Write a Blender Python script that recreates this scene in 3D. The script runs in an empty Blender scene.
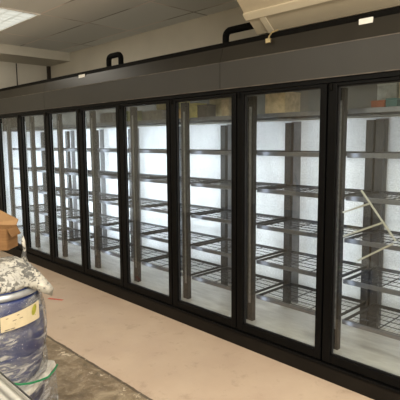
import bpy, bmesh, math, random
from mathutils import Vector, Matrix, noise
random.seed(7)
C = bpy.context.scene.collection
W = 0.76                                  # bay pitch of the cooler
PI = math.pi

# ------------------------------------------------------------------ helpers
def link(name, bm, mats, parent=None, smooth=False):
    me = bpy.data.meshes.new(name)
    bmesh.ops.recalc_face_normals(bm, faces=bm.faces[:])
    bm.to_mesh(me); bm.free()
    if not isinstance(mats, (list, tuple)): mats = [mats]
    for m in mats: me.materials.append(m)
    if smooth:
        for p in me.polygons: p.use_smooth = True
    o = bpy.data.objects.new(name, me); C.objects.link(o)
    if parent: o.parent = parent
    return o
def tag(o, label, cat, group=None):
    o['label'] = label; o['category'] = cat
    if group: o['group'] = group
    return o
def thing(name, label, cat, loc=(0, 0, 0), rz=0, group=None):
    o = bpy.data.objects.new(name, None); C.objects.link(o)
    o.location = loc; o.rotation_euler = (0, 0, rz); o.empty_display_size = .05
    return tag(o, label, cat, group)
def struct(name, bm, m, smooth=False):
    o = link(name, bm, m, None, smooth); o['kind'] = 'structure'; return o
def box(bm, x0, x1, y0, y1, z0, z1, bev=0, mat=0):
    v = [bm.verts.new((x, y, z)) for x in (x0, x1) for y in (y0, y1) for z in (z0, z1)]
    fs = [bm.faces.new([v[i] for i in q]) for q in
          ((0, 1, 3, 2), (4, 6, 7, 5), (0, 4, 5, 1), (2, 3, 7, 6), (0, 2, 6, 4), (1, 5, 7, 3))]
    for f in fs: f.material_index = mat
    if bev:
        es = list({e for f in fs for e in f.edges})
        bmesh.ops.bevel(bm, geom=es, offset=bev, segments=2, affect='EDGES', profile=.5)
    return bm
def bx(*a, **k): return box(bmesh.new(), *a, **k)
def tube(bm, pts, r, n=8, caps=True):
    pts = [Vector(p) for p in pts]; rings = []
    prev = None
    for i, p in enumerate(pts):
        if i == 0: t = pts[1] - p
        elif i == len(pts) - 1: t = p - pts[i - 1]
        else: t = (pts[i + 1] - p).normalized() + (p - pts[i - 1]).normalized()
        t.normalize()
        if prev is None:
            a = Vector((0, 0, 1)) if abs(t.z) < .9 else Vector((1, 0, 0))
            u = t.cross(a).normalized()
        else:
            u = (prev - t * prev.dot(t)).normalized()
        prev = u; v = t.cross(u)
        rr = r[i] if isinstance(r, (list, tuple)) else r
        rings.append([bm.verts.new(p + u * rr * math.cos(2*PI*k/n) + v * rr * math.sin(2*PI*k/n)) for k in range(n)])
    for a, b in zip(rings, rings[1:]):
        for k in range(n): bm.faces.new((a[k], a[(k+1) % n], b[(k+1) % n], b[k]))
    if caps: bm.faces.new(rings[0]); bm.faces.new(rings[-1])
    return bm
def lathe(bm, prof, n=48, cx=0, cy=0, capb=True, capt=True):
    rings = [[bm.verts.new((cx + r*math.cos(2*PI*k/n), cy + r*math.sin(2*PI*k/n), z)) for k in range(n)] for r, z in prof]
    for a, b in zip(rings, rings[1:]):
        for k in range(n): bm.faces.new((a[k], a[(k+1) % n], b[(k+1) % n], b[k]))
    if capb: bm.faces.new(rings[0])
    if capt: bm.faces.new(rings[-1])
    return bm
def arc(cx, cz, r, a0, a1, n, y):        # arc in an xz plane
    return [(cx + r*math.cos(a0+(a1-a0)*i/n), y, cz + r*math.sin(a0+(a1-a0)*i/n)) for i in range(n+1)]

# ------------------------------------------------------------------ materials
class NT:
    def __init__(s, name):
        s.m = bpy.data.materials.new(name); s.m.use_nodes = True
        s.t = s.m.node_tree; s.n = s.t.nodes; s.l = s.t.links
        s.b = s.n['Principled BSDF']; s.out = s.n['Material Output']
        s.geo = s.n.new('ShaderNodeNewGeometry'); s.pos = s.geo.outputs['Position']
        s.tc = s.n.new('ShaderNodeTexCoord')
    def lk(s, a, b): s.l.new(a, b)
    def scaled(s, src, sc):
        v = s.n.new('ShaderNodeVectorMath'); v.operation = 'MULTIPLY'; s.lk(src, v.inputs[0]); v.inputs[1].default_value = sc
        return v.outputs[0]
    def noise(s, src, scale, detail=4, rough=.5, dist=0):
        t = s.n.new('ShaderNodeTexNoise'); s.lk(src, t.inputs['Vector']); t.inputs['Scale'].default_value = scale
        t.inputs['Detail'].default_value = detail; t.inputs['Roughness'].default_value = rough; t.inputs['Distortion'].default_value = dist
        return t.outputs['Fac']
    def ramp(s, fac, stops):
        r = s.n.new('ShaderNodeValToRGB'); s.lk(fac, r.inputs['Fac']); e = r.color_ramp.elements
        while len(e) < len(stops): e.new(.5)
        for k, (p, c) in enumerate(stops):
            e[k].position = p; e[k].color = (*c, 1) if isinstance(c, tuple) else (c, c, c, 1)
        return r.outputs['Color']
    def math(s, op, a, b=None, c=None):
        m = s.n.new('ShaderNodeMath'); m.operation = op
        for i, x in enumerate((a, b, c)):
            if x is None: continue
            if isinstance(x, (int, float)): m.inputs[i].default_value = x
            else: s.lk(x, m.inputs[i])
        return m.outputs[0]
    def mix(s, fac, a, b, typ='MIX'):
        m = s.n.new('ShaderNodeMix'); m.data_type = 'RGBA'; m.blend_type = typ
        for i, x in ((0, fac), (6, a), (7, b)):
            if isinstance(x, (int, float)): m.inputs[i].default_value = x
            elif isinstance(x, tuple): m.inputs[i].default_value = (*x, 1)
            else: s.lk(x, m.inputs[i])
        return m.outputs[2]
    def sep(s, src):
        x = s.n.new('ShaderNodeSeparateXYZ'); s.lk(src, x.inputs[0]); return x.outputs
    def bump(s, h, strength=.2, dist=.01):
        b = s.n.new('ShaderNodeBump'); s.lk(h, b.inputs['Height']); b.inputs['Strength'].default_value = strength
        b.inputs['Distance'].default_value = dist; s.lk(b.outputs[0], s.b.inputs['Normal'])
    def set(s, col=None, rough=None, metal=None, spec=None):
        for k, v in (('Base Color', col), ('Roughness', rough), ('Metallic', metal), ('Specular IOR Level', spec)):
            if v is None: continue
            if isinstance(v, tuple): s.b.inputs[k].default_value = (*v, 1)
            elif isinstance(v, (int, float)): s.b.inputs[k].default_value = v
            else: s.lk(v, s.b.inputs[k])
        return s
def plain(name, col, rough=.5, metal=0., var=.12, scale=14, spec=.5, bump=0):
    t = NT(name); f = t.noise(t.tc.outputs['Object'], scale, 5)
    lo = tuple(max(0, c*(1-var)) for c in col); hi = tuple(min(1, c*(1+var)) for c in col)
    t.set(t.ramp(f, [(.3, lo), (.7, hi)]), rough, metal, spec)
    if bump: t.bump(f, bump)
    return t.m

M = {}
M['black'] = plain('black_painted_metal', (.004, .0036, .003), .6, 0, .2, 8, .05)
M['frame'] = plain('black_anodised_frame', (.0025, .0025, .0025), .42, 0, .2, 10, .09)
M['fascia'] = plain('dark_brown_fascia', (.0145, .0128, .009), .5, 0, .15, 3, .65)
M['fascia2'] = plain('dark_brown_upper_fascia', (.019, .0165, .012), .45, 0, .15, 3, .25)
M['kick'] = plain('dark_brown_kick_plate', (.008, .0065, .005), .5, 0, .25, 6, .14)
M['trimline'] = plain('trim_and_reflection_line', (.075, .062, .048), .45, 0, .6, 9)
M['post'] = plain('grey_upright_steel', (.014, .0135, .014), .42, .1, .2, 12)
M['joint'] = plain('grey_joint_strip', (.15, .15, .155), .5, 0, .25, 8)
M['slot'] = plain('slotted_silver_strip', (.22, .225, .24), .32, .6, .3, 60)
M['rail'] = plain('silver_shelf_rail', (.19, .20, .23), .3, .7, .12, 20)
M['wire'] = plain('dark_coated_wire', (.022, .022, .024), .38, .3, .2, 30)
M['whitewire'] = plain('pale_bar_enamel', (.44, .43, .37), .5, 0, .08, 20)
M['wall'] = plain('cream_wall_paint', (.66, .62, .53), .8, 0, .05, 2.2)
M['wallb'] = plain('cream_side_wall_panel', (.68, .65, .57), .75, 0, .05, 2.2)
M['soffit'] = plain('pale_soffit_paint', (.60, .57, .49), .8, 0, .03, 3)
M['duct'] = plain('cream_duct_enamel', (.50, .43, .31), .55, 0, .06, 3)
M['ductlip'] = plain('cream_duct_edge', (.66, .58, .43), .5, 0, .05, 3)
M['pipe'] = plain('black_foam_pipe_insulation', (.006, .006, .006), .8, 0, .3, 40, .08)
M['tagw'] = plain('white_paper_tag', (.75, .73, .68), .6, 0, .05, 30)
M['brass'] = plain('dull_brass', (.55, .45, .25), .35, .8, .2, 30)
M['darkpost'] = plain('dark_corner_trim', (.03, .022, .017), .6)
M['board'] = plain('cream_board', (.42, .37, .29), .7)
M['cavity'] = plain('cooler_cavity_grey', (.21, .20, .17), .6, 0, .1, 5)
M['lid'] = plain('blue_lid_plastic', (.012, .04, .22), .35, 0, .2, 10)
M['ring'] = plain('galvanised_ring', (.46, .48, .50), .38, .55, .15, 18)
M['green'] = plain('green_strap_plastic', (.012, .20, .075), .4)
M['ink'] = plain('dark_print_ink', (.16, .13, .10), .7)
M['leaf'] = plain('olive_print_ink', (.30, .30, .03), .7, 0, .4, 60)
M['card'] = plain('cream_label_card', (.56, .475, .31), .55, 0, .06, 20)
M['foam'] = plain('crumpled_white_sheet', (.62, .60, .55), .55, 0, .25, 25, .5, .6)
M['red'] = plain('red_floor_tape', (.50, .09, .06), .7, 0, .5, 40)
M['yellow'] = plain('yellow_rack_panel', (.75, .55, .12), .6)
M['tan'] = plain('tan_column_paint', (.70, .55, .36), .8)
M['teal'] = plain('teal_panel', (.05, .25, .28), .6)
M['orange'] = plain('orange_panel', (.65, .16, .06), .6)

# cooler back panel: frosted white plastic with fine speckle
t = NT('frosted_white_back_panel')
p = t.sep(t.pos)
sp = t.noise(t.pos, 95, 3, .7); big = t.noise(t.scaled(t.pos, (2.2, 1, .9)), 2.0, 3)
c1 = t.ramp(sp, [(.32, (.60, .61, .62)), (.62, (.90, .91, .93))])
c2 = t.mix(.55, c1, t.ramp(big, [(.3, (.62, .62, .62)), (.65, (1, 1, 1))]), 'MULTIPLY')
t.set(c2, .38, 0, .5); t.bump(sp, .15, .004); M['back'] = t.m

t = NT('cooler_floor_pan')
f = t.noise(t.scaled(t.pos, (1.5, 6, 1)), 3, 5)
t.set(t.ramp(f, [(.3, (.50, .48, .45)), (.7, (.74, .72, .68))]), .3, .1, .5); M['pan'] = t.m

# glass pane: thin sheet, see-through with angle-dependent reflection
def glass(name, f0, tint):
    t = NT(name); t.n.remove(t.b)
    d = t.n.new('ShaderNodeVectorMath'); d.operation = 'DOT_PRODUCT'
    t.lk(t.geo.outputs['Normal'], d.inputs[0]); t.lk(t.geo.outputs['Incoming'], d.inputs[1])
    c = t.math('ABSOLUTE', d.outputs['Value']); k = t.math('POWER', t.math('SUBTRACT', 1.0, c), 5.0)
    fac = t.math('MULTIPLY_ADD', k, 1 - f0, f0)
    tr = t.n.new('ShaderNodeBsdfTransparent'); tr.inputs[0].default_value = (*tint, 1)
    gl = t.n.new('ShaderNodeBsdfGlossy'); gl.inputs['Roughness'].default_value = .015
    mx = t.n.new('ShaderNodeMixShader'); t.lk(fac, mx.inputs[0]); t.lk(tr.outputs[0], mx.inputs[1]); t.lk(gl.outputs[0], mx.inputs[2])
    t.lk(mx.outputs[0], t.out.inputs[0]); return t.m
M['glass'] = glass('door_glass', .05, (.93, .95, .94))

# floor: pinkish sealed strip by the cooler, raw mottled concrete in front of the joint
t = NT('two_tone_concrete_floor')
xyz = t.sep(t.pos)
wob = t.math('MULTIPLY', t.math('SUBTRACT', t.noise(t.pos, 9, 6, .65), .5), .05)
yy = t.math('ADD', xyz[1], wob)
mask = t.math('GREATER_THAN', yy, -.975)
n1 = t.noise(t.pos, 2.2, 6, .6); n2 = t.noise(t.pos, 38, 4, .7)
pink = t.ramp(n1, [(.25, (.43, .318, .238)), (.75, (.53, .42, .315))])
spots = t.ramp(t.noise(t.pos, 7, 5, .75), [(.56, 0.), (.68, 1.)])
pink = t.mix(t.math('MULTIPLY', t.sep(spots)[0] if False else spots, .45), pink, (.30, .225, .16))
g1 = t.noise(t.pos, 8, 8, .68, .5)
raw = t.ramp(g1, [(.32, (.11, .08, .048)), (.5, (.205, .155, .10)), (.67, (.34, .275, .19))])
raw = t.mix(t.ramp(n2, [(.55, 0.), (.75, .6)]), raw, (.42, .36, .27))
base = t.mix(mask, raw, pink)
seam = t.math('LESS_THAN', t.math('ABSOLUTE', t.math('ADD', xyz[1], t.math('MULTIPLY_ADD', wob, .35, .985))), .011)
base = t.mix(t.math('MULTIPLY', seam, .8), base, (.075, .055, .04))
chip = t.math('MULTIPLY', t.math('LESS_THAN', t.math('ABSOLUTE', t.math('ADD', xyz[1], 1.035)), .06), t.ramp(t.noise(t.pos, 11, 6, .72), [(.57, 0.), (.61, .9)]))
base = t.mix(chip, base, (.62, .53, .40))
t.set(base, t.ramp(n1, [(.3, .42), (.7, .62)]), 0, .4)
t.bump(t.math('ADD', t.math('MULTIPLY', g1, t.math('SUBTRACT', 1.0, mask)), t.math('MULTIPLY', seam, -1.5)), .25, .012)
M['floor'] = t.m

# suspended ceiling: 0.6 m tile grid with T-bars
t = NT('suspended_tile_ceiling')
xyz = t.sep(t.pos)
u = t.math('DIVIDE', t.math('ADD', xyz[0], 3.54 + 60), .6); v = t.math('DIVIDE', t.math('ADD', xyz[1], .13 + 60), .6)
def edge(q):
    fr = t.math('FRACT', q); return t.math('GREATER_THAN', t.math('ABSOLUTE', t.math('SUBTRACT', fr, .5)), .482)
u2 = t.math('DIVIDE', t.math('ADD', xyz[0], 3.54 + 60), 1.2)
bar = t.math('MAXIMUM', edge(v), t.math('GREATER_THAN', t.math('ABSOLUTE', t.math('SUBTRACT', t.math('FRACT', u2), .5)), .49))
cmb = t.n.new('ShaderNodeCombineXYZ'); t.lk(t.math('FLOOR', u2), cmb.inputs[0]); t.lk(t.math('FLOOR', v), cmb.inputs[1])
wn = t.n.new('ShaderNodeTexWhiteNoise'); wn.noise_dimensions = '3D'; t.lk(cmb.outputs[0], wn.inputs['Vector'])
tile = t.ramp(wn.outputs['Value'], [(0, (.74, .75, .73)), (1, (.88, .90, .88))])
tile = t.mix(t.ramp(t.noise(t.pos, 120, 3, .7), [(.5, 0.), (.7, .15)]), tile, (.55, .55, .53))
gn = t.noise(t.pos, 1.3, 3)
col = t.mix(bar, tile, t.ramp(gn, [(.42, (.36, .35, .33)), (.58, (.95, .88, .84))]))
t.set(col, .8, 0, .3); t.bump(bar, .4, .01); M['ceiling'] = t.m

t = NT('fluorescent_prismatic_diffuser')
xyz = t.sep(t.pos)
gx = t.math('FRACT', t.math('DIVIDE', t.math('ADD', xyz[0], 60), .15)); gy = t.math('FRACT', t.math('DIVIDE', t.math('ADD', xyz[1], 60), .15))
g = t.math('MAXIMUM', t.math('GREATER_THAN', gx, .86), t.math('GREATER_THAN', gy, .86))
st = t.mix(g, (.72, .75, .68), (.40, .42, .37))
t.set((.7, .7, .66), .4); t.lk(st, t.b.inputs['Emission Color']); t.b.inputs['Emission Strength'].default_value = .85; M['diffuser'] = t.m

# LED tube
t = NT('cool_led_tube'); t.set((.9, .9, .9), .4); t.b.inputs['Emission Color'].default_value = (.78, .88, 1, 1)
f = t.noise(t.pos, 3, 2); t.lk(t.math('MULTIPLY_ADD', f, .15, .10), t.b.inputs['Emission Strength']); M['led'] = t.m

# drum shell and the clear stretch film round it
t = NT('blue_drum_plastic'); f = t.noise(t.tc.outputs['Object'], 5, 4)
t.set(t.ramp(f, [(.3, (.006, .015, .085)), (.7, (.016, .034, .16))]), .35); M['drum'] = t.m
t = NT('clear_stretch_film'); t.n.remove(t.b)
rot = t.n.new('ShaderNodeMapping'); t.lk(t.tc.outputs['Object'], rot.inputs[0]); rot.inputs['Rotation'].default_value = (.5, .45, 0); rot.inputs['Scale'].default_value = (2.6, 2.6, 13)
a = t.noise(rot.outputs[0], 2.4, 9, .74, 1.2); a2 = t.noise(t.tc.outputs['Object'], 4, 3)
fac = t.ramp(t.math('MULTIPLY_ADD', a2, .35, t.math('MULTIPLY', a, .72)), [(.45, .0), (.535, .2), (.61, .85)])  # white film streaks, with highlights painted into the same mask
tr = t.n.new('ShaderNodeBsdfTransparent'); df = t.n.new('ShaderNodeBsdfDiffuse'); df.inputs[0].default_value = (.50, .49, .48, 1)
gl = t.n.new('ShaderNodeBsdfGlossy'); gl.inputs['Roughness'].default_value = .22
bp = t.n.new('ShaderNodeBump'); bp.inputs['Strength'].default_value = .9; bp.inputs['Distance'].default_value = .02; t.lk(a, bp.inputs['Height'])
t.lk(bp.outputs[0], df.inputs['Normal']); t.lk(bp.outputs[0], gl.inputs['Normal'])
m1 = t.n.new('ShaderNodeMixShader'); t.lk(fac, m1.inputs[0]); t.lk(tr.outputs[0], m1.inputs[1]); t.lk(df.outputs[0], m1.inputs[2])
m2 = t.n.new('ShaderNodeMixShader'); m2.inputs[0].default_value = .10; t.lk(m1.outputs[0], m2.inputs[1]); t.lk(gl.outputs[0], m2.inputs[2])
t.lk(m2.outputs[0], t.out.inputs[0]); M['film'] = t.m

# printed plastic bag
t = NT('printed_plastic_bag'); o = t.tc.outputs['Object']
a = t.noise(t.scaled(o, (1.5, 1, 1.2)), 42, 4, .6, .5); a3 = t.noise(o, 5.5, 3)
sm = t.ramp(t.math('MULTIPLY_ADD', a3, .55, t.math('MULTIPLY', a, .62)), [(.60, 0.), (.622, 1.)])
b_ = t.noise(o, 9, 3)
colr = t.mix(t.math('MULTIPLY', sm, .92), t.ramp(b_, [(.35, (.58, .55, .47)), (.65, (.36, .35, .32))]), t.ramp(b_, [(.4, (.04, .043, .05)), (.6, (.13, .125, .11))]))
t.set(colr, .38, 0, .5); t.bump(t.noise(o, 13, 5, .65, 1.5), 1.0, .03); M['bag'] = t.m

t = NT('brown_cardboard'); o = t.tc.outputs['Object']
f = t.noise(t.scaled(o, (1, 1, 12)), 9, 3)
t.set(t.ramp(f, [(.3, (.19, .098, .040)), (.7, (.25, .135, .058))]), .8, 0, .2); M['cardboard'] = t.m
M['cardin'] = plain('brown_cardboard_inside', (.26, .15, .065), .85)

t = NT('ribbed_aluminium'); xyz = t.sep(t.tc.outputs['Object'])
w = t.math('FRACT', t.math('DIVIDE', t.math('ADD', xyz[1], 10), .034))
rib = t.ramp(w, [(.0, .15), (.25, .9), (.6, 1.), (.9, .2)])
t.set(t.mix(rib, (.16, .15, .13), (.50, .49, .44)), .36, .55, .5); t.bump(rib, .5, .01); M['alu'] = t.m

# ------------------------------------------------------------------ setting
XL, XR, YB, YF, ZC = -6.15, 4.6, 1.28, -6.5, 3.0
struct('floor', bx(XL - .1, XR + .1, YF - .1, YB + .1, -.1, 0), M['floor'])
struct('ceiling', bx(XL - .1, XR + .1, YF - .1, YB + .1, ZC, ZC + .1), M['ceiling'])
struct('wall_back', bx(XL - .1, XR + .1, YB, YB + .1, 0, ZC), M['wall'])
bm = bx(XL - .1, XL, YF, YB, 0, ZC); struct('wall_left', bm, M['wallb'])
struct('wall_right', bx(XR, XR + .1, YF, YB, 0, ZC), M['wall'])
struct('wall_front', bx(XL, XR, YF - .1, YF, 0, ZC), M['wall'])
struct('trim_1', bx(XL, XL + .05, YB - .05, YB, 0, 2.86), M['darkpost'])          # dark corner post
struct('trim_2', bx(XL, -5.44, -3.0, YB, 2.865, ZC), M['soffit'])                 # lowered soffit along the left wall
struct('trim_3', bx(XL, XL + .008, .70, .715, 2.2, 2.86), M['darkpost'])                # wall panel joint
struct('trim_4', bx(-5.05, -4.45, -6.5, -6.2, 0, ZC), M['tan'])                   # tan column across the room

# ------------------------------------------------------------------ the cooler
X0, X1 = -8 * W, W                        # nine bays
ZB, ZT, ZG0, ZG1 = .12, 1.985, .185, 1.925
cool = thing('display_cooler', 'long dark walk-in display cooler with nine glass doors along the back wall', 'cooler')
def part(name, bm, m, parent=None, smooth=False): return link(name, bm, m, parent or cool, smooth)

def extr(prof, xa, xb):                   # yz profile pulled along x
    bm = bmesh.new(); A = [bm.verts.new((xa, y, z)) for y, z in prof]; B = [bm.verts.new((xb, y, z)) for y, z in prof]; n = len(prof)
    for i in range(n): bm.faces.new((A[i], A[(i+1) % n], B[(i+1) % n], B[i]))
    bm.faces.new(A); bm.faces.new(B); return bm
segs = [X0 - .05, -3.79, -.917, X1 + .05]                                        # fascia sheets meet at two seams
for a, b in zip(segs, segs[1:]):
    part('fascia_panel', extr([(-.012, 1.985), (-.012, 2.176), (.03, 2.176), (.03, 1.985)], a + .002, b - .002), M['fascia'])
    part('upper_fascia', extr([(-.012, 2.180), (.022, 2.292), (.06, 2.292), (.03, 2.180)], a + .002, b - .002), M['fascia2'])
part('fascia_edge', bx(X0 - .05, X1 + .05, -.015, .02, 2.1755, 2.1805), M['trimline'])
part('fascia_reflection', bx(X0 - .05, X1 + .05, -.014, .02, 1.979, 1.985), M['trimline'])  # pale strip painting the reflection along the fascia bottom
part('roof_trim', bx(X0 - .05, X1 + .05, .13, .22, 2.20, 2.332), M['black'])
part('roof', bx(X0 - .05, X1 + .05, .03, .95, 2.16, 2.330), M['black'])
part('kick_plate', bx(X0 - .05, X1 + .05, -.004, .06, 0, .095), M['kick'])
part('sill', bx(X0 - .05, X1 + .05, -.012, .06, .096, ZB, .004), M['frame'])
part('header', bx(X0 - .05, X1 + .05, -.002, .10, 1.95, 1.979), M['frame'])
part('back_panel', bx(X0, X1, .78, .84, .12, 1.76), M['back'])
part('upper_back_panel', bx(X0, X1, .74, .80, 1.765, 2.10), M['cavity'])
part('floor_pan', bx(X0, X1, .061, .78, .06, .15), M['pan'])
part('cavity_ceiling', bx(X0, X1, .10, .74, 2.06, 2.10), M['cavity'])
for xe in (X0 - .05, X1 + .001):
    part('end_panel', bx(xe, xe + .049, .035, .95, 0, 2.159), M['black'])
part('end_liner', bx(X0 + .0005, X0 + .006, .21, .77, .152, 1.76), M['back'])
for k in range(-8, 2):
    x = k * W
    a_, b_ = max(x - .032, X0 + .001), min(x + .032, X1 - .001)
    part('mullion', bx(max(x - .022, X0 + .001), min(x + .022, X1 - .001), .05, .074, .12, 1.949), M['frame'])
    if -7 <= k <= 0:
        part('light_tube', tube(bmesh.new(), [(x, .084, .25), (x, .084, 1.86)], .007, 8), M['led'])
    up = part('shelf_upright', bx(max(x - .042, X0 + .001), min(x + .026, X1 - .001), .165, .205, .151, 1.93), M['post'])
    part('slotted_strip', bx(max(x - .010, X0 + .001), min(x + .010, X1 - .001), .1605, .1645, .3, 1.85), M['slot'], up)
    for dx in ((-.028,) if k else (-.055, .022)):
        part('rear_upright', bx(max(x - .030 + dx, X0 + .001), min(x + .030 + dx, X1 - .001), .69, .73, .151, 1.74), M['post'])

    if k > -8:
        part('joint_strip', bx(x - .05, x + .045, .772, .779, .152, 1.75), M['joint'])
def door(k, first=None):
    x = k * W
    if first:
        d = first.copy(); C.objects.link(d); d.location.x = x
        for ch in first.children:
            c = ch.copy(); C.objects.link(c); c.parent = d
        return d
    xa, xb = .006, W - .006
    bm = bmesh.new()
    box(bm, xa, xa + .060, 0, .046, ZB + .006, 1.946, .004); box(bm, xb - .047, xb, 0, .046, ZB + .006, 1.946, .004)
    box(bm, xa + .058, xb - .045, .002, .045, ZB + .006, ZG0, .004); box(bm, xa + .058, xb - .045, .002, .045, ZG1, 1.946, .004)
    d = link('door', bm, M['frame'], cool); d.location.x = x
    part('glass_pane', bx(xa + .058, xb - .045, .031, .0315, ZG0 - .003, ZG1 + .003), M['glass'], d)
    g = bmesh.new(); r = .006                 # worn grey gasket line round the glass
    box(g, xa + .060, xa + .060 + r, .020, .030, ZG0, ZG1); box(g, xb - .047 - r, xb - .047, .020, .030, ZG0, ZG1)
    box(g, xa + .060, xb - .047, .020, .030, ZG0, ZG0 + r); box(g, xa + .060, xb - .047, .020, .030, ZG1 - r, ZG1)
    part('gasket', g, M['post'], d)
    h = bmesh.new(); box(h, xa + .010, xa + .030, -.012, .0, 1.90, 1.944, .003)
    part('hinge_cover', h, M['black'], d)
    return d
d0 = door(-8)
for k in range(-7, 1): door(k, d0)

# wire shelves: six to a bay, each one lifts out
def shelf_proto():
    root = thing('wire_shelf', '', 'shelf')
    L, R_ = .032, W - .032
    bm = bmesh.new()
    n = 22
    for i in range(n):
        x = L + .012 + (R_ - L - .024) * i / (n - 1); tube(bm, [(x, .212, 0), (x, .672, 0)], .0011, 4, False)
    for y in (.26, .345, .43, .515, .60): tube(bm, [(L + .004, y, -.004), (R_ - .004, y, -.004)], .0030, 5)
    for x in (L + .235, R_ - .235): tube(bm, [(x, .212, -.008), (x, .672, -.008)], .0035, 5)
    link('wire_deck', bm, M['wire'], root)
    fr = bmesh.new(); box(fr, L - .002, R_ + .002, .207, .213, -.020, .012, .0015)
    link('front_rail', fr, M['rail'], root)
    rr = bmesh.new(); box(rr, L, R_, .672, .682, -.014, .010)
    link('rear_rail', rr, M['wire'], root)
    for x in (L + .002, R_ - .002):
        sr = bmesh.new(); box(sr, x - .004, x + .004, .213, .672, -.012, .008)
        link('side_rail', sr, M['wire'], root)
    return root
lv = ['lowest', 'second lowest', 'third lowest', 'third highest', 'second highest', 'topmost']
bays = ['rightmost glass door', 'second glass door from the right', 'third glass door from the right', 'fourth glass door from the right',
        'fifth glass door from the right', 'fourth glass door from the left', 'third glass door from the left', 'second glass door from the left']
proto = shelf_proto(); first = True
for b in range(8):
    for s in range(6):
        if first: r = proto; first = False
        else:
            r = proto.copy(); C.objects.link(r)
            for ch in proto.children:
                c = ch.copy(); C.objects.link(c); c.parent = r
        r.location = (-b * W, 0, .352 + .2865 * s)
        tag(r, f'empty wire shelf, {lv[s]} behind the {bays[b]}', 'shelf', 'wire shelves inside the cooler')

# door-glass reflections of the shop, built as coloured blocks on the topmost shelves
ZS = .352 + .2865*5 + .0035
def reflected_block(name, x0, x1, y0, y1, h, col, lab, cat='box', topcol=None):
    r = thing(name, lab, cat, ((x0+x1)/2, (y0+y1)/2, ZS)); w2, d2 = (x1-x0)/2, (y1-y0)/2
    m = plain(name + '_tint', col, .6, 0, .25, 22)
    link('block_body', bx(-w2, w2, -d2, d2, 0, h - ZS - .012, .003), m, r)
    link('pack_lid', bx(-w2 - .002, w2 + .002, -d2 - .002, d2 + .002, h - ZS - .0118, h - ZS, .002), plain(name + '_lid', topcol or tuple(min(1, c*1.15) for c in col), .6), r)
reflected_block('reflected_block', -.69, -.505, .25, .45, 1.955, (.62, .50, .33), 'tan reflection in the second glass door from the right, built as a block')
reflected_block('reflected_block', -1.60, -1.455, .25, .38, 1.925, (.62, .56, .22), 'yellow reflection in the third glass door from the right, built as a block')
reflected_block('pack', -1.44, -1.32, .25, .36, 1.905, (.10, .09, .08), 'dark low reflection, built as a block just right of the yellow one')
reflected_block('reflected_block', -1.44, -1.20, .40, .55, 1.985, (.50, .44, .28), 'cream reflection, built as a block behind the dark low one')
reflected_block('reflected_block', -1.15, -1.065, .25, .40, 1.93, (.50, .40, .27), 'narrow tan reflection, built as a block right of the yellow one')
reflected_block('pack', -1.72, -1.625, .25, .36, 1.885, (.55, .38, .18), 'small orange-tan reflection, built as a block left of the yellow one')
reflected_block('reflected_block', -2.22, -1.89, .42, .58, 1.99, (.62, .54, .26), 'long pale yellow reflection in the fourth glass door from the right, built as a block')
reflected_block('pack', -2.52, -2.38, .25, .38, 1.905, (.16, .17, .06), 'olive green reflection, built as a block before the long pale yellow one')
reflected_block('pack', -2.24, -1.92, .25, .38, 1.89, (.17, .16, .14), 'wide grey reflection, built as a block before the long pale yellow one')
reflected_block('pack', -3.0, -2.76, .25, .40, 1.905, (.13, .13, .13), 'dark grey reflection in the fifth glass door from the right, built as a block')
reflected_block('reflected_block', .15, .277, .36, .50, 1.955, (.55, .58, .56), 'pale bluish white reflection in the rightmost glass door, built as a block')
reflected_block('reflected_block', .292, .50, .36, .50, 1.955, (.62, .54, .36), 'tan reflection at the right end of the rightmost glass door, built as a block')
reflected_block('pack', .165, .254, .25, .35, 1.842, (.30, .085, .04), 'orange-red reflection, built as a block before the pale bluish white one')
reflected_block('pack', .262, .332, .25, .35, 1.85, (.05, .16, .17), 'small teal reflection, built as a block right of the orange-red one')

# pale bars standing in front of the shelves of the rightmost bay
br = thing('bar_frame', 'pale diagonal bar with three slanting cross bars behind the rightmost glass door', 'frame', (0, 0, 0))
Y = .14
link('diagonal_bar', tube(bmesh.new(), [(.176, Y, 1.276), (.410, Y, .982)], .0068, 6), M['whitewire'], br)
for a, b in (((.048, 1.12), (.236, 1.197)), ((.055, .959), (.325, 1.085)), ((.166, .815), (.393, .962))):
    link('cross_bar', tube(bmesh.new(), [(a[0], Y + .008, a[1]), (b[0], Y + .008, b[1])], .0068, 6), M['whitewire'], br)

# ------------------------------------------------------------------ on top of the cooler
def rise(x0, x1, zt, y, r):
    return [(x0, y, 2.333), (x0, y, zt - .05)] + arc(x0 + .05, zt - .05, .05, PI, PI/2, 6, y)[1:] + arc(x1 - .05, zt - .05, .05, PI/2, 0, 6, y) + [(x1, y, 2.333)]
tag(link('pipe', tube(bmesh.new(), rise(-3.17, -2.93, 2.565, .5, .03), .030, 10), M['pipe'], None, True),
    'black insulated pipe bent into an upside-down U on top of the cooler', 'pipe')
tag(link('pipe', tube(bmesh.new(), rise(-1.33, -.45, 2.548, .5, .03), .030, 10), M['pipe'], None, True),
    'black insulated pipe running sideways along the cooler top into the cream duct', 'pipe')
tag(link('board', bx(-1.44, -1.0, .25, .40, 2.333, 2.384, .004), M['board']), 'cream board lying on the cooler top beside the sideways pipe', 'board')
tag(link('rail', tube(bmesh.new(), [(-.40, .24, 2.346), (X1, .24, 2.346)], .012, 6), plain('brown_rail', (.09, .04, .025), .35)), 'thin brown rail along the cooler top under the cream duct', 'rail')
for x0, w_, lab in ((-3.02, .12, 'small white paper tag on the fascia top near the U-shaped pipe'), (.19, .085, 'small white paper tag on the fascia top at upper right')):
    bm = bmesh.new(); box(bm, x0, x0 + w_, .012, .0195, 2.268, 2.30)
    tag(link('paper_tag', bm, M['tagw']), lab, 'tag')
hk = bmesh.new(); tube(hk, [(-.455, -.02, 2.27), (-.455, -.01, 2.30), (-.455, .02, 2.33), (-.425, .05, 2.345)], .006, 6); box(hk, -.475, -.435, -.026, -.014, 2.255, 2.285, .002)
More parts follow.
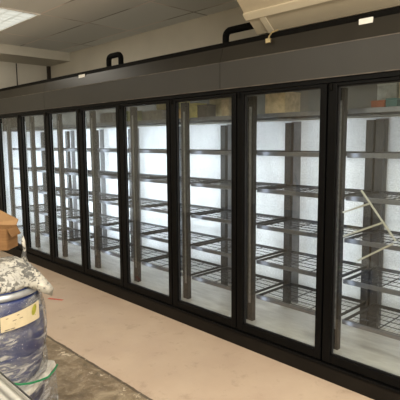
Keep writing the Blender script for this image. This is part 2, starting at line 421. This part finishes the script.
part('hook', hk, M['brass'])['label'] = 'small brass hook on the fascia top'

# cream sloped duct housing hanging over the right end
dh = thing('duct_housing', 'cream sloped sheet-metal duct housing hanging from the ceiling at upper right', 'duct', (0, 0, 0))
xa, xb = -.765, 2.4
part('sloped_panel', extr([(-.42, 3.0), (.10, 2.515), (.25, 2.395), (.30, 2.395), (.30, 3.0)], xa, xb), M['duct'], dh)
part('edge_lip', extr([(.078, 2.515), (.118, 2.478), (.128, 2.489), (.088, 2.53)], xa - .006, xb), M['ductlip'], dh)
part('end_strip', extr([(.12, 2.485), (.245, 2.388), (.25, 2.394), (.125, 2.492)], xa + .11, xa + .16), M['ductlip'], dh)

# ceiling light
cl = thing('ceiling_light', 'fluorescent ceiling light panel set among the ceiling tiles at upper left', 'ceiling light', (0, 0, 0))
lx0, lx1, ly0, ly1 = -4.74, -3.54, -.73, -.13
part('diffuser', bx(lx0 + .02, lx1 - .02, ly0 + .02, ly1 - .02, 2.990, 2.994), M['diffuser'], cl)
fb = bmesh.new()
for q in ((lx0, lx1, ly0, ly0 + .02), (lx0, lx1, ly1 - .02, ly1), (lx0, lx0 + .02, ly0 + .02, ly1 - .02), (lx1 - .02, lx1, ly0 + .02, ly1 - .02)): box(fb, *q, 2.986, 2.9995)
part('frame', fb, M['tagw'], cl)

# ------------------------------------------------------------------ drum, base, bag, box
DC = Vector((-1.0, -1.754)); DR = .255
ba = thing('pallet_base', 'low white film-wrapped base standing under the blue drum', 'base', (0, 0, 0))
cn = Vector((-.935, -1.435)); e = Vector((.648, -.762)); w_ = Vector((-.762, -.648)); LB = .62
def quadbox(z0, z1, off=0, wav=0):
    bm = bmesh.new(); N = 10
    pts = []
    A, B, D, G = cn + off*(e+w_), cn + e*(LB-off) + w_*off, cn + (e+w_)*(LB-off), cn + w_*(LB-off) + e*off
    loop = []
    for s0, s1 in ((A, B), (B, D), (D, G), (G, A)):
        for i in range(N): loop.append(s0.lerp(s1, i / N))
    ctr = (A + D) / 2
    lo = []; hi = []
    for q in loop:
        j = wav * noise.noise(Vector((q.x*9, q.y*9, 3)))
        j2 = wav * noise.noise(Vector((q.x*14, q.y*14, 8)))
        dd = (q - ctr).normalized()
        lo.append(bm.verts.new((*(q + dd*j2*1.6), z0))); hi.append(bm.verts.new((*(q + dd*j), z1 + j*.4)))
    n = len(loop)
    for i in range(n): bm.faces.new((lo[i], lo[(i+1) % n], hi[(i+1) % n], hi[i]))
    bm.faces.new(lo); bm.faces.new(hi); return bm
link('top_sheet', quadbox(.262, .298, 0, .018), M['foam'], ba)
link('base_block', quadbox(.0, .26, .05, 0), M['drum'], ba)
link('film_skirt', quadbox(.004, .266, -.004, .02), M['film'], ba)
sb = bmesh.new(); strap = []
for q in ((-.705, -1.880, .405), (-.700, -1.809, .380), (-.695, -1.75, .354), (-.700, -1.695, .337), (-.722, -1.628, .321), (-.745, -1.575, .311), (-.80, -1.515, .304), (-.86, -1.46, .304)):
    strap.append(q)

dr = thing('drum', 'blue plastic drum wrapped in clear film with a cream label card', 'drum', (DC.x, DC.y, .30))
prof = [(.215, 0), (.232, .02), (.250, .08), (.262, .18), (.267, .28), (.258, .39), (.243, .455), (.236, .496)]
link('body', lathe(bmesh.new(), prof, 56), M['drum'], dr, True)
link('lid', lathe(bmesh.new(), [(.222, .497), (.238, .502), (.236, .530), (.225, .538), (.10, .540)], 56), M['lid'], dr, True)
link('clamp_ring', lathe(bmesh.new(), [(.2395, .486), (.250, .488), (.254, .503), (.250, .521), (.2395, .523)], 56, 0, 0, False, False), M['ring'], dr, True)
fm = bmesh.new(); n = 96; rings = []
for j in range(25):
    z = .002 + .475 * j / 24
    zz = z; r0 = None
    for (ra, za), (rb, zb) in zip(prof, prof[1:]):
        if za <= z <= zb: r0 = ra + (rb - ra) * (z - za) / (zb - za)
    ring = []
    for k in range(n):
        a = 2*PI*k/n
        w = noise.noise(Vector((math.cos(a)*3.2 + z*5, math.sin(a)*3.2, z*9))) * .010 + noise.noise(Vector((math.cos(a)*8, math.sin(a)*8 + z*14, z*20))) * .005
        flare = .03 * max(0, (.16 - z) / .16) ** 1.5
        r = r0 + .014 + w * min(1, (.49 - z) / .12) + flare
        ring.append(fm.verts.new((r*math.cos(a), r*math.sin(a), z)))
    rings.append(ring)
for a, b in zip(rings, rings[1:]):
    for k in range(n): fm.faces.new((a[k], a[(k+1) % n], b[(k+1) % n], b[k]))
link('stretch_film', fm, M['film'], dr, True)
# label card follows the drum's side
def on_drum(u, v, rr=.290):
    az = math.radians(-14 + 45*u); zc = .384 + .034*u
    z = zc + .040 - .078*v - .02*u*v
    return (rr*math.cos(az), rr*math.sin(az), z)
def patch(u0, u1, v0, v1, rr, nu=10, skew=0):
    bm = bmesh.new()
    g = [[bm.verts.new(on_drum(u0 + (u1-u0)*i/nu, v0 + (v1-v0)*j/2, rr)) for j in range(3)] for i in range(nu+1)]
    for i in range(nu):
        for j in range(2): bm.faces.new((g[i][j], g[i+1][j], g[i+1][j+1], g[i][j+1]))
    return bm
lc = link('label_card', patch(0, 1, 0, 1, .2915), M['card'], dr)
tb = bmesh.new()
for u0, u1, v0, v1 in ((.12, .42, .17, .22), (.26, .50, .42, .47), (.30, .86, .66, .69), (.08, .30, .88, .95)):
    q = [tb.verts.new(on_drum(u, v, .2925)) for u, v in ((u0, v0), (u1, v0), (u1, v1), (u0, v1))]; tb.faces.new(q)
link('printed_lines', tb, M['ink'], lc)
lf = bmesh.new(); vs = []
for i in range(20):
    a = 2*PI*i/20; vs.append(lf.verts.new(on_drum(.82 + .075*math.cos(a) + .03*math.sin(a), .36 - .29*math.sin(a), .2928)))
lf.faces.new(vs)
link('printed_leaf', lf, M['leaf'], lc)
st = link('strap', tube(bmesh.new(), strap, .0055, 6), M['green'], ba); st['label'] = 'green plastic strap'

# bag draped over the lid
def rand_n(x, y, z): return noise.noise(Vector((x, y, z)))
bg = bmesh.new(); NT_, NR = 72, 22; top = []; ring0 = None
tail_az = math.atan2(.718, .696) - .10
def bag_r(az):
    d = (az - tail_az + PI) % (2*PI) - PI
    return .262 + .012*rand_n(math.cos(az)*3, math.sin(az)*3, 1) + .092*math.exp(-(d/.15)**2)
def bag_pt(az, s, under=False):
    R_ = bag_r(az); r = R_ * s
    x, y = r*math.cos(az), r*math.sin(az)
    if not under:
        z = .642 - .050*s**2 - .050*max(0, s-.55)**2/.2025*1.0
        z += .022*rand_n(x*9, y*9, 2) * (1-.5*s) + .012*rand_n(x*22, y*22, 5)
        if r > .255: z -= (r - .255) * .42
    else:
        z = .548 - max(0, r - .235) * .75 - .012*s + .004*rand_n(x*20, y*20, 9)
    return (x, y, z)
ct = bg.verts.new(bag_pt(0, 0)); cu = bg.verts.new((0, 0, .530)); prev = None
def ringv(s, under): return [bg.verts.new(bag_pt(2*PI*k/NT_, s, under)) for k in range(NT_)]
rs = [ringv(j/NR, False) for j in range(1, NR+1)] + [ringv(j/8*.97, True) for j in range(8, 0, -1)]
for k in range(NT_): bg.faces.new((ct, rs[0][k], rs[0][(k+1) % NT_]))
for a, b in zip(rs, rs[1:]):
    for k in range(NT_): bg.faces.new((a[k], b[k], b[(k+1) % NT_], a[(k+1) % NT_]))
for k in range(NT_): bg.faces.new((rs[-1][k], cu, rs[-1][(k+1) % NT_]))
bag = link('bag', bg, M['bag'], None, True); bag.location = (DC.x, DC.y, .312)
tag(bag, 'grey and cream printed plastic bag slumped over the drum lid', 'bag')
nk = bmesh.new()
tube(nk, [(-1.03, -1.55, .895), (-1.035, -1.548, .945), (-1.015, -1.55, .985), (-1.02, -1.553, 1.03), (-1.03, -1.55, 1.06)], [.026, .014, .008, .011, .004], 9)
for v in nk.verts: v.co -= Vector((DC.x, DC.y, .312))
link('twisted_neck', nk, M['bag'], bag, True)

# cardboard box resting on the bag
bo = thing('cardboard_box', 'open brown cardboard box with a raised flap resting on the bag', 'box', (0, 0, 0))
ra = Vector((-.756, -.654)); rb = Vector((-.657, .750)); E1 = Vector((-1.135, -1.602)); BZ0, BZ1, LA, LD = .966, 1.094, .24, .13
def P3(a, b, z): q = E1 + ra*a + rb*b; return (q.x, q.y, z)
def wallq(a0, b0, a1, b1, z0, z1, t=.004, z1b=None, lean=(0, 0)):
    bm = bmesh.new(); p0 = E1 + ra*a0 + rb*b0; p1 = E1 + ra*a1 + rb*b1
    d = (p1 - p0).normalized(); nrm = Vector((-d.y, d.x)) * t; ln = ra*lean[0] + rb*lean[1]
    z1b = z1 if z1b is None else z1b
    f = [[bm.verts.new((*(p0+o), z0)), bm.verts.new((*(p1+o), z0)), bm.verts.new((*(p1+o+ln), z1b)), bm.verts.new((*(p0+o+ln), z1))] for o in (Vector((0, 0)), nrm)]
    A, B = f
    bm.faces.new(A); bm.faces.new(B)
    for k in range(4): bm.faces.new((A[k], A[(k+1) % 4], B[(k+1) % 4], B[k]))
    return bm
cb = wallq(0, 0, LA, 0, BZ0, BZ1)
for q in ((0, LD, 0, 0), (LA, 0, LA, LD), (LA, LD, 0, LD)):
    b2 = wallq(*q, BZ0, BZ1); me = bpy.data.meshes.new('tmp'); b2.to_mesh(me); b2.free(); cb.from_mesh(me); bpy.data.meshes.remove(me)
fl = [cb.verts.new(P3(a, b, BZ0 + .001)) for a, b in ((0, 0), (LA, 0), (LA, LD), (0, LD))]; cb.faces.new(fl)
link('box_body', cb, M['cardboard'], bo)
link('flap', wallq(LA, LD, .0, LD, BZ1, BZ1 + .15, .004, BZ1 + .03, (0, .03)), M['cardin'], bo)
link('flap', wallq(-.002, .006, -.002, LD - .006, BZ1, BZ1 - .05, .004, None, (-.028, 0)), M['cardboard'], bo)

# ribbed metal bench by the camera
be = thing('bench', 'ribbed bare metal bench top just in the lower left corner', 'bench', (.25, -2.312, 0))
bm = bmesh.new(); box(bm, -.60, .75, -.27, .27, .655, .70, .006); box(bm, -.601, .751, .262, .276, .648, .704, .003)
link('bench_top', bm, M['alu'], be)
link('edge_trim', box(bmesh.new(), -.603, .753, .277, .281, .640, .706), M['post'], be)
for sx in (-.55, .70):
    for sy in (-.22, .22): link('leg', bx(sx - .02, sx + .02, sy - .02, sy + .02, 0, .654), M['post'], be)

# streak of red tape on the floor
rt = bmesh.new(); vs = [rt.verts.new(q) for q in ((-2.87, -.515, .0015), (-2.71, -.435, .0015), (-2.70, -.465, .0015), (-2.85, -.545, .0015))]; rt.faces.new(vs)
tag(link('floor_tape', rt, M['red']), 'small streak of red tape on the pinkish floor beyond the drum', 'tape')

# ------------------------------------------------------------------ light
def area(name, loc, rot, sx, sy, power, col):
    l = bpy.data.lights.new(name, 'AREA'); l.shape = 'RECTANGLE'; l.size = sx; l.size_y = sy; l.energy = power; l.color = col
    o = bpy.data.objects.new(name, l); C.objects.link(o); o.location = loc; o.rotation_euler = rot; return o
for x, y, pw in ((-4.14, -.43, 16), (-4.14, -2.8, 36), (-1.0, -2.2, 33), (1.5, -1.7, 100), (1.6, -4.4, 60), (-1.8, -4.6, 60)):
    area('troffer_lamp', (x, y, 2.98), (0, 0, 0), 1.1, .5, pw, (1, .93, .80))
area('added_side_fill', (4.5, -2.8, 1.5), (0, math.radians(90), 0), 2.4, 5.5, 185, (1, .93, .82))  # unseen fill light added to brighten the ceiling and walls
for k in range(-7, 2):
    pw = {-7: 8, -6: 7.5, -5: 7, -4: 6, -3: 4.2, -2: 3.1, -1: 2.6, 0: 2.4, 1: 2.0}[k]
    for s_ in (-1, 1):
        if k == 1 and s_ == 1: continue
        d = Vector((s_*.62, .78, 0)).to_track_quat('-Z', 'Y').to_euler()
        for yy, fr, zz, hh in ((.235, .88, 1.06, 1.36), (.11, .12, 1.0, 1.5)):
            l = area('case_lamp', (k*W + s_*.038, yy, zz), d, .02, hh, pw*fr, (.76 + .012*(k+7), .87 + .006*(k+7), 1))
            l.data.spread = math.radians(115)
w = bpy.data.worlds.new('World'); bpy.context.scene.world = w; w.use_nodes = True
w.node_tree.nodes['Background'].inputs[0].default_value = (1, .95, .88, 1); w.node_tree.nodes['Background'].inputs[1].default_value = .3

# ------------------------------------------------------------------ camera
cd = bpy.data.cameras.new('camera'); cam = bpy.data.objects.new('camera', cd); C.objects.link(cam)
R = Vector((.6960066, .7179927, -.0078234)); U = Vector((-.083986, .0922254, .9921899)); F = Vector((-.7131067, .6899137, -.1244908))
cam.matrix_world = Matrix(((R.x, U.x, -F.x, 1.63475), (R.y, U.y, -F.y, -2.70062), (R.z, U.z, -F.z, 1.60135), (0, 0, 0, 1)))
cd.sensor_fit = 'HORIZONTAL'; cd.sensor_width = 36; cd.lens = 36 * 477.70 / 400; cd.clip_start = .05
bpy.context.scene.camera = cam
sc = bpy.context.scene
sc.view_settings.view_transform = 'Standard'; sc.view_settings.look = 'None'; sc.view_settings.exposure = 0
sc.cycles.max_bounces = 10; sc.cycles.transparent_max_bounces = 16
